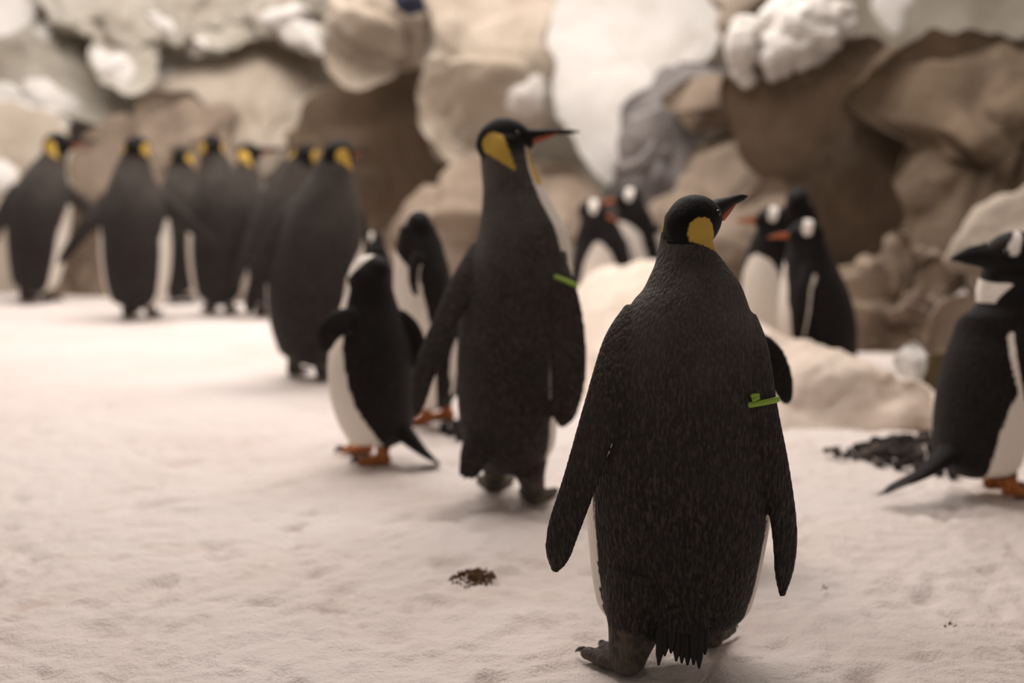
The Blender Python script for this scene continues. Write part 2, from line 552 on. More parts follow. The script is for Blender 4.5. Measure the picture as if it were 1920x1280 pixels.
# snow lying on the rocks
def rock_hit(px, py):
    d = Vector(ray(px, py))
    best = None
    for b in ROCKS:
        h = b.ray_cast(Vector(CAMP), d)
        if h[0] is not None:
            q = (np.array(h[0]) - CAMP) @ FWD
            if best is None or q < best:
                best = q
    return best


def snow_patch(name, label, cat, outline, thick, seed, group=None, nr=9, nth=44, slack=0.12):
    """snow draped on the rock that lies behind it"""
    pts = np.array(outline, float)
    c = pts.mean(0)
    rel = pts - c
    ang = np.arctan2(rel[:, 1], rel[:, 0])
    o_ = np.argsort(ang)
    A, Rr = ang[o_], np.hypot(rel[:, 0], rel[:, 1])[o_]
    th = np.linspace(-np.pi, np.pi, nth, endpoint=False)
    r = np.interp(th, np.concatenate([A - 2 * np.pi, A, A + 2 * np.pi]), np.concatenate([Rr] * 3))
    r = r * (1 + 0.16 * fbm(np.stack([np.cos(th) * 2.5, np.sin(th) * 2.5, 0 * th + seed], -1), 1.0, 3, seed))
    thick = thick * 0.5
    d0 = rock_hit(*c) or 9.3
    ss = [0] + list(np.sin(np.linspace(0, np.pi / 2, nr + 1))[1:])
    top, bot = [], []
    for s_ in ss:
        for a, rr in zip(th, r):
            x, y = c[0] + s_ * rr * math.cos(a), c[1] + s_ * rr * math.sin(a)
            d = rock_hit(x, y) or d0
            d = min(max(d, d0 - slack), d0 + slack)
            top.append((x, y, d, s_))
    T = np.array([at_depth(x, y, d - thick * math.sqrt(max(0, 1 - q * q)) + 0.012) for x, y, d, q in top])
    B = np.array([at_depth(x, y, d + 0.02) for x, y, d, q in top])
    n = len(ss)
    T = T - FWD[None] * (fbm(T, 7, 3, seed) * thick * 0.5 * (1 - np.array([q[3] for q in top]) ** 2))[:, None]
    V = np.concatenate([T, B])
    F = []
    for L, flip in ((0, False), (n * nth, True)):
        for i in range(n - 1):
            for j in range(nth):
                k = (j + 1) % nth
                q = (L + i * nth + j, L + (i + 1) * nth + j, L + (i + 1) * nth + k, L + i * nth + k)
                F.append(q[::-1] if not flip else q)
    a, b = (n - 1) * nth, 2 * n * nth - nth
    for j in range(nth):
        k = (j + 1) % nth
        F.append((a + j, a + k, b + k, b + j))
    base = V.mean(0)
    o = mesh_obj(name, V - base, F, M_SNOWCAP)
    o.location = tuple(base)
    tag(o, label, cat, group)


SN = [
    ('long curved streak of snow on the low rounded beige boulder', [(-120, 190), (-20, 160), (50, 146), (110, 170), (168, 212), (150, 220), (90, 196), (40, 172), (-60, 205)], 0.10),
    ('bright snow pocket in the grey slabs near the overhanging boulder', [(475, 30), (520, 15), (590, 25), (600, 75), (615, 105), (570, 90), (520, 60)], 0.10),
    ('snow patch low on the low dome, beside the first penguin of the row', [(-120, 310), (-10, 300), (40, 318), (30, 345), (-10, 365), (-120, 380)], 0.08),
    ('snow patch at the corner of the top grey slab', [(-80, -60), (60, -60), (78, 10), (60, 45), (-80, 60)], 0.07),
    ('small snow patch in a crease of the leaning grey slab', [(66, 50), (88, 42), (98, 66), (82, 82), (68, 72)], 0.05),
    ('slanting snow streak above the pale boulder', [(170, 85), (205, 100), (252, 150), (238, 165), (200, 140)], 0.05),
    ('round snow patch above the pale boulder', [(262, 112), (310, 112), (338, 130), (315, 148), (285, 138)], 0.05),
    ('little snow patch between the broken slabs', [(272, 22), (305, 33), (330, 58), (305, 58), (285, 42)], 0.05),
    ('pale snow knob beside the broken slabs', [(355, 75), (380, 68), (390, 92), (365, 108)], 0.05),
    ('two-humped snow patch behind the raised dark beak', [(948, 195), (985, 155), (1010, 135), (1022, 190), (1010, 218), (955, 215)], 0.08),
    ('snow wedge above the tan rounded boulder', [(1275, 120), (1300, 95), (1322, 70), (1325, 105), (1305, 128)], 0.06),
    ('vertical ice streak in the cleft between the two big brown boulders', [(1662, -40), (1698, -40), (1696, 20), (1682, 66), (1664, 50)], 0.06),
]
for i, (lab, ol, t) in enumerate(SN):
    snow_patch('snow_patch', lab, 'snow', ol, t, 40 + i)

random.seed(4)
FR = [(1500, 60, 30, 34), (1470, 30, 30, 30), (1535, 34, 30, 30), (1465, 95, 26, 28), (1515, 98, 26, 26), (1388, 90, 24, 34), (1400, 60, 26, 26), (1392, 62, 20, 24), (1378, 92, 18, 24), (1402, 100, 16, 22), (1388, 128, 16, 20), (1402, 148, 11, 15), (1432, 100, 12, 20), (1445, 40, 22, 24), (1474, 52, 20, 24),
      (1452, 78, 20, 20), (1480, 90, 20, 20), (1508, 34, 22, 22), (1530, 60, 20, 22), (1508, 78, 18, 20), (1535, 92, 18, 18), (1500, 112, 18, 18), (1470, 122, 16, 16),
      (1446, 134, 13, 16), (1560, 40, 20, 20), (1556, 72, 18, 18), (1480, 14, 26, 20), (1535, 14, 24, 20), (1585, 50, 18, 16), (1575, 20, 22, 18), (1440, 112, 14, 16)]
def frost(label, lumps, seed):
    """one knobbly crust of frost: overlapping rounded lumps fused into one skin"""
    rnd = random.Random(seed)
    V, F = [], []
    for (x, y, rx, ry) in lumps:
        d = min(rock_hit(x, y) or 7.05, 7.15)
        c = at_depth(x, y, d + 0.01)
        r = 1.25 * np.array([rx * d / FPX, 0.05 + 0.25 * rx * d / FPX, ry * d / FPX])
        b0 = len(V)
        n, m = 12, 20
        for i in range(n + 1):
            ph = math.pi * i / n
            for j in range(m):
                a = 2 * math.pi * j / m
                V.append(c + r * np.array([math.sin(ph) * math.cos(a), math.sin(ph) * math.sin(a), math.cos(ph)]))
        for i in range(n):
            for j in range(m):
                k = (j + 1) % m
                F.append((b0 + i * m + j, b0 + (i + 1) * m + j, b0 + (i + 1) * m + k, b0 + i * m + k))
    V = np.array(V)
    base = V.mean(0)
    o = mesh_obj('frost_crust', V - base, F, M_SNOWCAP)
    rm = o.modifiers.new('r', 'REMESH')
    rm.mode = 'VOXEL'
    rm.voxel_size = 0.012
    me = bpy.data.meshes.new_from_object(o.evaluated_get(bpy.context.evaluated_depsgraph_get()))
    o.modifiers.clear()
    o.data = me
    co = np.empty(len(me.vertices) * 3, np.float32)
    me.vertices.foreach_get('co', co)
    co = co.reshape(-1, 3)
    nn = np.empty(len(me.vertices) * 3, np.float32)
    me.vertices.foreach_get('normal', nn)
    co = co + nn.reshape(-1, 3) * (fbm(co + base, 14, 3, seed) * 0.028)[:, None]
    me.vertices.foreach_set('co', co.astype(np.float32).ravel())
    me.polygons.foreach_set('use_smooth', [True] * len(me.polygons))
    me.update()
    o.location = tuple(base)
    tag(o, label, 'frost')


frost('narrow dripping strand of white frost beside the upright rock spur', [f for f in FR if f[0] < 1420], 1)
frost('broad knobbly white frost crust on top of the big smooth brown boulder', [f for f in FR if f[0] >= 1420], 2)


# ------------------------------------------------------------------ snow bank
def build_bank():
    crest = [(960, 640, 7.0), (1050, 575, 6.75), (1120, 512, 6.6), (1180, 497, 6.4), (1240, 490, 6.2), (1330, 540, 5.7), (1420, 606, 5.25), (1500, 638, 5.05),
             (1600, 664, 4.88), (1690, 698, 4.72), (1750, 742, 4.58), (1800, 800, 4.45), (1850, 860, 4.35)]
    toe = [(960, 690), (1040, 720), (1100, 760), (1160, 790), (1240, 800), (1330, 805), (1430, 810), (1510, 815), (1600, 812), (1680, 815), (1745, 815), (1800, 830), (1850, 862)]
    C = np.array([at_depth(*c) for c in crest])
    T = np.array([ground(x, y, -0.02) for x, y in toe])
    n = 150
    ts = np.arange(len(C))
    t = np.linspace(0, len(C) - 1, n)
    C, T = spline(ts, C, t), spline(ts, T, t)
    rows = []
    for s in np.linspace(0, 1, 34):
        zz = np.sin(s * math.pi / 2) ** 0.9
        q = T + (C - T) * s
        q[:, 2] = T[:, 2] + (C[:, 2] - T[:, 2]) * zz
        rows.append(q)
    for s in np.linspace(0.08, 1, 14):
        q = C.copy()
        d = (C - T)[:, :2]
        d = d / np.linalg.norm(d, axis=1)[:, None]
        q[:, :2] += d * 0.22 * s
        q[:, 2] = C[:, 2] * (1 - s**1.6) - 0.03 * s
        rows.append(q)
    V = np.array(rows)
    amp = fbm(V, 5.5, 4, 77) * 0.045 + fbm(V, 16, 3, 78) * 0.016
    w = np.clip(np.minimum(np.arange(len(rows)) / 6, 1), 0, 1)[:, None]
    V[..., 2] += amp * w
    V[..., 1] -= (fbm(V, 7.0, 3, 79) * 0.07) * w
    m, n = V.shape[:2]
    idx = np.arange(m * n).reshape(m, n)
    F = np.stack([idx[:-1, :-1], idx[:-1, 1:], idx[1:, 1:], idx[1:, :-1]], -1).reshape(-1, 4)
    o = mesh_obj('snow_bank', V.reshape(-1, 3), F, M_BANK)
    tag(o, 'long lumpy snow bank running in front of the gentoos by the rocks', 'snow bank')


build_bank()


# ------------------------------------------------------------------ shells for animals
class Shells:
    def __init__(self):
        self.v, self.f, self.a, self.n = [], [], [], 0

    def add(self, V, F, A):
        self.v.append(V)
        self.a.append(A)
        self.f += [tuple(i + self.n for i in f) for f in F]
        self.n += len(V)


def loft_mesh(C, lat, frt, wl, wf, wb, nth=48, cap=True):
    """rings: C + lat*wl*sin + frt*(wf|wb)*cos ; theta=0 is the front"""
    th = np.linspace(0, 2 * np.pi, nth, endpoint=False)
    co, si = np.cos(th), np.sin(th)
    dep = np.where(co[None, :] > 0, wf[:, None], wb[:, None]) * co[None, :]
    V = C[:, None, :] + lat[:, None, :] * (wl[:, None] * si[None, :])[..., None] + frt[:, None, :] * dep[..., None]
    n = len(C)
    V = V.reshape(-1, 3)
    F = []
    for i in range(n - 1):
        a, b = i * nth, (i + 1) * nth
        for j in range(nth):
            k = (j + 1) % nth
            F.append((a + j, a + k, b + k, b + j))
    V = np.concatenate([V, C[:1], C[-1:]])
    s, e = n * nth, n * nth + 1
    for j in range(nth):
        k = (j + 1) % nth
        F.append((s, k, j))
        F.append((e, (n - 1) * nth + j, (n - 1) * nth + k))
    T = np.concatenate([np.tile(th, n), [0, 0]])
    I = np.concatenate([np.repeat(np.arange(n), nth), [0, n - 1]])
    return V, F, T, I


def frames(C, front):
    T = np.gradient(C, axis=0)
    T = T / np.maximum(1e-9, np.linalg.norm(T, axis=1))[:, None]
    f = front - (front * T).sum(1)[:, None] * T
    f = f / np.maximum(1e-9, np.linalg.norm(f, axis=1))[:, None]
    r = np.cross(f, T)
    return T, f, r


def tube(C, rad, nth=10, flat=1.0, front=None):
    C = np.asarray(C, float)
    if front is None:
        front = np.array([0.13, 0.31, 0.94])
    T, f, r = frames(C, np.tile(front, (len(C), 1)))
    rad = np.asarray(rad, float)
    return loft_mesh(C, r, f, rad, rad * flat, rad * flat, nth)


def round_cone(y, z, c0, r0, c1, r1):
    """signed value, positive inside, of a drop with two round ends"""
    d = np.array(c1) - np.array(c0)
    L2 = d @ d
    py, pz = y - c0[0], z - c0[1]
    t = np.clip((py * d[0] + pz * d[1]) / L2, 0, 1)
    return (r0 + (r1 - r0) * t) - np.hypot(py - t * d[0], pz - t * d[1])


KING_W = ([0, .45, .58, .68, .8, .9, 1], [102, 100, 88, 66, 55, 40, 25])
GENTOO_W = ([0, .35, .5, .62, .75, .84, .90, 1], [95, 92, 86, 74, 60, 40, -20, -60])


def penguin(name, label, kind, foot, az, st, head, flippers=(), feet=(), tail=None, voxel=0.006, group=None, band=None, ratio=0.9, wmask=None,
            smooth=5, claws=False, bonnet=1.0, legk=1.0):
    king = kind == 'king'
    g = ground(*foot)
    Y0 = g[1]
    S = Shells()
    # ---- head frame
    hY = Y0 + head.get('dy', 0)
    hc = at_y(head['c'][0], head['c'][1], hY)
    msc = np.linalg.norm(hc - CAMP) / FPX
    L = head['L'] * msc
    hf = azv(head['az'])
    pit = math.radians(head.get('pitch', 0))
    hfw = hf * math.cos(pit) + np.array([0, 0, math.sin(pit)])
    hup = np.array([0, 0, math.cos(pit)]) - hf * math.sin(pit)
    hrt = np.cross(hfw, hup)

    def hcoord(V):
        d = (V - hc) / L
        return d @ hrt, d @ hfw, d @ hup

    def head_masks(V, A, only_yellow=False):
        x, y, z = hcoord(V)
        if king:
            m = round_cone(y, z, (-0.19, -0.06), 0.20, (0.10, -0.50), 0.02)
            m = np.where(np.abs(x) > 0.1, m, -0.3)
            A[:, 1] = np.maximum(A[:, 1], m * 3.0)
        else:
            bc = head.get('cone', ((0.06, 0.10), 0.135 * bonnet, (-0.08, 0.40), 0.10 * bonnet))
            m = round_cone(y, z, *bc)
            A[:, 1] = np.maximum(A[:, 1], m * 3.0)

    # ---- trunk
    P = np.array([at_y(s[0], s[1], Y0 + s[2]) for s in st])
    W = np.array([s[3] * np.linalg.norm(p - CAMP) / FPX for s, p in zip(st, P)])
    seg = np.concatenate([[0], np.cumsum(np.maximum(1e-3, np.linalg.norm(np.diff(P, axis=0), axis=1)))])
    ts = seg / seg[-1]
    N = 110
    t = np.linspace(0, 1, N)
    C = spline(ts, P, t)
    w = np.maximum(0.004, spline(ts, W, t)[:, 0])
    # round the bottom end
    e0 = np.clip(t / 0.10, 0, 1)
    w = w * np.sqrt(np.clip(1 - (1 - e0) ** 2, 0.01, 1))
    haz = head.get('naz', head['az'])
    tw = np.clip((t - head.get('tw0', 0.72)) / (head.get('tw1', 1.0) - head.get('tw0', 0.72)), 0, 1)
    tw = tw * tw * (3 - 2 * tw)
    azs = az + (haz - az) * tw
    fr = np.array([azv(a) for a in azs])
    T, f, r = frames(C, fr)
    V, F, th, I = loft_mesh(C, r, f, w, w * ratio, w * ratio * 0.92, 64)
    A = np.full((len(V), 4), -1.0)
    ang = np.degrees(np.abs(np.where(th > np.pi, th - 2 * np.pi, th)))
    wm = wmask or (KING_W if king else GENTOO_W)
    lim = np.interp(t, *wm)[I]
    A[:, 0] = np.clip((lim - ang) / 25.0, -1, 1)
    tt = t[I]
    if king:
        A[:, 1] = np.clip(np.minimum((lim - 6 - ang) / 25.0, (tt - 0.84) * 6), -1, 1)
        A[:, 2] = np.clip((tt - 0.955) * 12 - 0.1, -1, 1)
    else:
        A[:, 2] = np.clip((tt - 0.8) * 8, -1, 1)
    A0 = A.copy()
    head_masks(V, A)
    A[tt < 0.72, 1] = A0[tt < 0.72, 1]
    S.add(V, F, A)
    # ---- head
    u = np.linspace(-0.5, 0.52, 40)
    prof = np.interp(u, [-.5, -.47, -.42, -.34, -.22, -.08, .08, .22, .34, .44, .50, .52],
                     [.03, .13, .21, .285, .345, .375, .365, .315, .24, .155, .10, .06])
    k = np.array([.25, .5, .25])
    prof[1:-1] = prof[:-2] * .25 + prof[1:-1] * .5 + prof[2:] * .25
    drop = np.interp(u, [-.5, -.1, .25, .52], [-.06, 0.0, 0.0, -.03])
    hl = head.get('hw', 0.9)
    HC = hc + np.outer(u * L, hfw) + np.outer(drop * L, hup)
    HV, HF, hth, HI = loft_mesh(HC, np.tile(hrt, (40, 1)), np.tile(hup, (40, 1)), prof * L * hl, prof * L * 1.02, prof * L * 1.05, 48)
    HA = np.full((len(HV), 4), -1.0)
    HA[:, 2] = 1.0
    head_masks(HV, HA)
    S.add(HV, HF, HA)
    # ---- flippers
    bands = []
    for fi, fl in enumerate(flippers):
        fp = np.array([at_y(q[0], q[1], Y0 + q[2]) for q in fl['pts']])
        fw = np.array([ww * np.linalg.norm(p - CAMP) / FPX for ww, p in zip(fl['w'], fp)])
        fs = np.linspace(0, 1, len(fp))
        n = 44
        tt = np.linspace(0, 1, n)
        FC = spline(fs, fp, tt)
        wch = spline(fs, fw, tt)[:, 0]
        endr = np.sqrt(np.clip(1 - np.clip((tt - 0.88) / 0.12, 0, 1) ** 2, 0.02, 1))
        wch = np.maximum(0.006, wch * endr)
        Tn = np.gradient(FC, axis=0)
        Tn /= np.linalg.norm(Tn, axis=1)[:, None]
        phi = math.radians(fl.get('ang', 35))
        e1 = np.cross(Tn, FWD)
        e1 /= np.linalg.norm(e1, axis=1)[:, None]
        e2 = np.cross(Tn, e1)
        ch = e1 * math.cos(phi) + e2 * math.sin(phi)
        nm = np.cross(Tn, ch)
        # make nm point outward from trunk axis
        j = np.argmin(np.linalg.norm(C[None] - FC[n // 2][None, None], axis=-1)[0])
        outv = nrm((FC[n // 2] - C[j]) * np.array([1, 1, 0])) - azv(az) * fl.get('dors', 1.0)
        if nm[n // 2] @ outv < 0:
            nm, ch = -nm, -ch
        thk = np.interp(tt, [0, .25, .8, 1], [0.020, 0.013, 0.009, 0.007]) * fl.get('thk', 1.0)
        thk = np.maximum(thk, voxel * 1.05) * np.maximum(endr, 0.5)
        V, F, th, I = loft_mesh(FC, ch, nm, wch / max(0.35, math.cos(phi)), thk, thk, 36)
        A = np.full((len(V), 4), -1.0)
        inner = -np.cos(th)
        A[:, 0] = np.clip((inner - 0.25) * 1.5, -1, 1)
        A[I < 8, 0] = -1
        if not king:
            tr = fl.get('trail', 0)
            if tr:
                A[:, 0] = np.maximum(A[:, 0], np.clip((np.sin(th) * tr - 0.62) * 5, -1, 1))
                A[I < 6, 0] = -1
        S.add(V, F, A)
        if band and band[0] == fi:
            bands.append((FC, ch, nm, wch / max(0.35, math.cos(phi)), thk, tt))
    # ---- legs and feet
    clawl = []
    for ft in feet:
        fx, fy, faz = ft[:3]
        lift = ft[3] if len(ft) > 3 else 0.0
        fl_ = ft[4] if len(ft) > 4 else 1.0
        gp = ground(fx, fy) + np.array([0, 0, lift])
        fv = azv(faz)
        fr_ = np.array([fv[1], -fv[0], 0])
        sc = (1.0 if king else 0.85) * fl_
        z1 = np.array([0, 0, 1.0])
        hip = gp + z1 * (0.17 if king else 0.13) * 1.0 - fv * 0.0
        # draw the hip towards the trunk axis
        cx = C[int(N * 0.12)]
        hip[:2] = hip[:2] * 0.55 + cx[:2] * 0.45
        hip[2] = max(hip[2], cx[2])
        lc = np.linspace(0, 1, 12)[:, None]
        Lc = (gp - fv * 0.005 + z1 * 0.018) * (1 - lc) + hip * lc
        lr = np.interp(lc[:, 0], [0, .15, .35, .6, 1], [.026, .029, .036, .052, .07]) * sc * legk
        V, F, th, I = tube(Lc, lr, 24)
        A = np.full((len(V), 4), -1.0)
        A[:, 3] = np.clip((0.36 - lc[I, 0]) * 6, -1, 1)
        A[:, 0] = -1
        S.add(V, F, A)
        parts = []
        fl2 = 0.125 * sc
        for a in (-22, 0, 22):
            ca, sa = math.cos(math.radians(a)), math.sin(math.radians(a))
            dv = fv * ca + fr_ * sa
            ln = fl2 * (1.0 if a == 0 else 0.9)
            q = np.linspace(0, 1, 12)[:, None]
            zc = np.interp(q[:, 0], [0, .3, .6, .85, 1], [.022, .020, .013, .012, .008]) * sc
            TC = gp - fv * 0.018 * sc + dv * ln * q + z1 * zc[:, None]
            tr_ = np.interp(q[:, 0], [0, .3, .7, .9, 1], [.017, .017, .0125, .0115, .006]) * sc
            parts.append(tube(TC, tr_, 16, 1.0, z1))
            if claws:
                tip = TC[-1]
                cq = np.linspace(0, 1, 5)[:, None]
                CC = tip - dv * 0.006 + dv * 0.026 * cq + z1 * (0.004 - 0.012 * cq**2 + 0.004)
                clawl.append((CC, np.interp(cq[:, 0], [0, .5, 1], [.0058, .0045, .001])))
        q = np.linspace(0, 1, 10)[:, None]
        WC = gp - fv * 0.01 * sc + fv * fl2 * 0.8 * q + z1 * (0.013 - 0.004 * q) * sc
        ww = np.interp(q[:, 0], [0, 1], [.018, .040]) * sc
        parts.append(loft_mesh(WC, np.tile(fr_, (10, 1)), np.tile(z1, (10, 1)), ww, np.full(10, max(.007, voxel)), np.full(10, max(.007, voxel)), 20))
        hq = np.linspace(-1, 1, 10)
        HCn = gp - fv * 0.012 * sc + z1 * 0.02 * sc + np.outer(hq * 0.026 * sc, fv)
        hr_ = 0.024 * sc * np.sqrt(np.clip(1 - hq**2, .05, 1))
        parts.append(tube(HCn, hr_, 16, .8, z1))
        for V, F, th, I in parts:
            A = np.full((len(V), 4), -1.0)
            A[:, 3] = 1
            S.add(V, F, A)
    # ---- tail root
    feathers = []
    if tail:
        tp = np.array([at_y(q[0], q[1], Y0 + q[2]) for q in tail['pts']])
        tw_ = np.array([ww * np.linalg.norm(p - CAMP) / FPX for ww, p in zip(tail['w'], tp)])
        n = 26
        q = np.linspace(0, 1, n)
        fs = np.linspace(0, 1, len(tp))
        TC = spline(fs, tp, q)
        tws = spline(fs, tw_, q)[:, 0]
        Tn = np.gradient(TC, axis=0)
        Tn /= np.linalg.norm(Tn, axis=1)[:, None]
        sd = nrm(np.array(tail.get('side', RIGHT), float))
        sdv = sd[None] - (Tn @ sd)[:, None] * Tn
        sdv /= np.linalg.norm(sdv, axis=1)[:, None]
        nv = np.cross(Tn, sdv)
        cut = tail.get('cut', 0.8)
        kk = int(n * cut)
        th_ = np.interp(q, [0, .5, 1], [.03, .014, .008])
        rt = np.sqrt(np.clip(1 - (np.arange(n) / max(1, kk - 1)) ** 4, .04, 1))
        th_, rtw = th_ * rt, tws * (0.6 + 0.4 * rt)
        V, F, th, I = loft_mesh(TC[:kk], sdv[:kk], nv[:kk], rtw[:kk], th_[:kk], th_[:kk], 30)
        A = np.full((len(V), 4), -1.0)
        S.add(V, F, A)
        nf = tail.get('n', 9)
        rnd = random.Random(len(label))
        for b in np.linspace(-1, 1, nf):
            i0 = int(n * tail.get('root', 0.45))
            root = TC[i0] + sdv[i0] * tws[i0] * 0.75 * b
            end = TC[-1] + sdv[-1] * tws[-1] * 1.1 * b - Tn[-1] * (0.02 * abs(b) + rnd.uniform(0, .036))
            qq = np.linspace(0, 1, 7)[:, None]
            FC = root * (1 - qq) + end * qq + nv[i0] * rnd.uniform(-.004, .004)
            rr = tws[i0] * 1.25 / nf * np.interp(qq[:, 0], [0, .6, .88, 1], [1.2, 1.25, .95, .25])
            feathers.append((FC, rr, nv[i0]))

    # ---- one continuous skin
    V = np.concatenate(S.v)
    A = np.concatenate(S.a)
    root = empty(name, tuple(g))
    me = bpy.data.meshes.new('shells')
    me.from_pydata([tuple(p) for p in (V - g)], [], S.f)
    tmp = bpy.data.objects.new('tmp', me)
    COL.objects.link(tmp)
    rm = tmp.modifiers.new('r', 'REMESH')
    rm.mode = 'VOXEL'
    rm.voxel_size = voxel
    sm = tmp.modifiers.new('s', 'SMOOTH')
    sm.factor = 0.5
    sm.iterations = smooth
    dg = bpy.context.evaluated_depsgraph_get()
    out = bpy.data.meshes.new_from_object(tmp.evaluated_get(dg))
    bpy.data.objects.remove(tmp)
    bpy.data.meshes.remove(me)
    out.name = 'body'
    nv_ = len(out.vertices)
    co = np.empty(nv_ * 3, np.float32)
    out.vertices.foreach_get('co', co)
    co = co.reshape(-1, 3)
    kd = KDTree(len(V))
    for i, p in enumerate(V - g):
        kd.insert(p, i)
    kd.balance()
    res = np.empty((nv_, 4), np.float32)
    for i in range(nv_):
        hits = kd.find_n(co[i], 3)
        ws = 0.0
        acc = 0.0
        for (_, j, d) in hits:
            wgt = 1.0 / (d * d + 1e-7)
            acc = acc + A[j] * wgt
            ws += wgt
        res[i] = acc / ws
    at = out.attributes.new('masks', 'FLOAT_COLOR', 'POINT')
    at.data.foreach_set('color', res.ravel())
    dC = np.concatenate([np.argmin(np.linalg.norm(C[None] - (co[i:i + 2000] + g)[:, None], axis=-1), axis=1) for i in range(0, nv_, 2000)])
    sv = np.interp(dC / (N - 1), [.30, .55, .72, .86, .94, .97], [0, .22, .62, 1, 1, 0]) * 0.20 + 0.02
    if not king:
        sv = sv * 0
    at = out.attributes.new('silver', 'FLOAT', 'POINT')
    at.data.foreach_set('value', sv.astype(np.float32))
    out.polygons.foreach_set('use_smooth', [True] * len(out.polygons))
    out.materials.clear()
    out.materials.append(M_KING if king else M_GENTOO)
    body = bpy.data.objects.new('body', out)
    COL.objects.link(body)
    body.parent = root
    tag(root, label, 'penguin', group)
    gl = g

    def part(nm_, VF, mat, parent=root, smooth=True):
        return mesh_obj(nm_, VF[0] - gl, VF[1], mat, parent, smooth)

    # ---- beak
    if king:
        bl = head.get('beak', 0.95) * L
        n = 22
        q = np.linspace(0, 1, n)
        BC = hc + np.outer(0.36 * L + bl * q, hfw) + np.outer((0.035 + 0.075 * q - 0.09 * q**2.6) * L + 0 * q, hup)
        bt = head.get('bthk', 1.0)
        wv = np.interp(q, [0, .2, .5, .85, 1], [.17, .105 * bt, .062 * bt, .04 * bt, .008]) * L
        wl = np.interp(q, [0, .2, .5, .85, 1], [.17, .095 * bt, .055 * bt, .03 * bt, .006]) * L
        bk = part('beak', loft_mesh(BC, np.tile(hrt, (n, 1)), np.tile(hup, (n, 1)), wl, wv * .8, wv * .95, 20), M_BEAK)
        q = np.linspace(0, 1, 14)
        for s in (-1, 1):
            PC = hc + np.outer(0.43 * L + bl * 0.55 * q, hfw) + np.outer((-0.065 * bt + (0.07 + 0.01 * bt) * q + 0.02 * q * q) * L, hup) + np.outer(s * np.interp(q, [0, .5, 1], [.08 * bt, .055 * bt, .032 * bt]) * L, hrt)
            pv = np.interp(q, [0, .15, .6, 1], [.03, .058, .036, .006]) * L
            tag(part('beak_plate', loft_mesh(PC, np.tile(hrt, (14, 1)), np.tile(hup, (14, 1)), np.interp(q, [0, .5, 1], [.022, .02, .005]) * L, pv, pv, 14), M_PLATE, bk),
                'reddish orange plate on the lower bill')
    else:
        bl = head.get('beak', 0.55) * L
        n = 18
        q = np.linspace(0, 1, n)
        BC = hc + np.outer(0.36 * L + bl * q, hfw) + np.outer((-0.02 + 0.05 * q - 0.08 * q**2.4) * L, hup)
        bt = head.get('bthk', 1.0)
        wv = np.interp(q, [0, .25, .6, .9, 1], [.14 * bt, .105 * bt, .075 * bt, .04, .008]) * L
        bk = part('beak', loft_mesh(BC, np.tile(hrt, (n, 1)), np.tile(hup, (n, 1)), wv * .8, wv * .9, wv * .9, 18), head.get('bmat', M_ORANGE))
        RC = BC[2:] + hup * 0.0
        rv = wv[2:] * .45
        part('beak_ridge', loft_mesh(RC + np.outer(wv[2:] * .6, hup), np.tile(hrt, (n - 2, 1)), np.tile(hup, (n - 2, 1)), rv, rv, rv, 12), M_BEAK, bk)
    for s in (-1, 1):
        ec = hc + hfw * 0.20 * L + hup * 0.08 * L + hrt * s * 0.285 * hl / 0.9 * L
        hq = np.linspace(-1, 1, 8)
        part('eye', tube(ec + np.outer(hq * 0.045 * L, hrt), 0.045 * L * np.sqrt(np.clip(1 - hq**2, .02, 1)), 12), M_EYE)
    # ---- tail feathers, claws, bands
    for FC, rr, nn in feathers:
        part('tail_feather', tube(FC, rr, 8, 0.35, nn), M_TAIL)
    for CC, rr in clawl:
        part('claw', tube(CC, rr, 8), M_CLAW)
    for FC, ch, nm, wc, thk, tt in bands:
        i0 = int(len(tt) * band[1])
        tdir = nrm(FC[i0 + 1] - FC[i0])
        th = np.linspace(0, 2 * np.pi, 40, endpoint=False)
        Rg = FC[i0] + np.outer(np.sin(th) * (wc[i0] + 0.003), ch[i0]) + np.outer(np.cos(th) * (thk[i0] + 0.004), nm[i0])
        Rg = Rg + np.outer(np.sin(th) * band[2] * wc[i0], tdir)
        br = 0.0048
        Vb, Fb = [], []
        for i in range(40):
            tv = nrm(Rg[(i + 1) % 40] - Rg[i - 1])
            o1 = nrm(Rg[i] - FC[i0] - tv * ((Rg[i] - FC[i0]) @ tv))
            o2 = np.cross(tv, o1)
            for a in np.linspace(0, 2 * np.pi, 8, endpoint=False):
                Vb.append(Rg[i] + o1 * br * 0.6 * math.cos(a) + o2 * br * 1.1 * math.sin(a))
        for i in range(40):
            for j in range(8):
                a, b = i * 8, ((i + 1) % 40) * 8
                Fb.append((a + j, a + (j + 1) % 8, b + (j + 1) % 8, b + j))
        bo = part('flipper_band', (np.array(Vb), Fb), M_BAND)
        tag(bo, 'lime green identification band')
        if len(band) > 3:
            for pts in band[3]:
                PB = np.array([at_y(x, y, Y0 + dy) for x, y, dy in pts])
                PB = spline(np.linspace(0, 1, len(PB)), PB, np.linspace(0, 1, 8))
                part('band_tail', tube(PB, np.full(8, 0.0036), 8), M_BAND, bo)
    return root


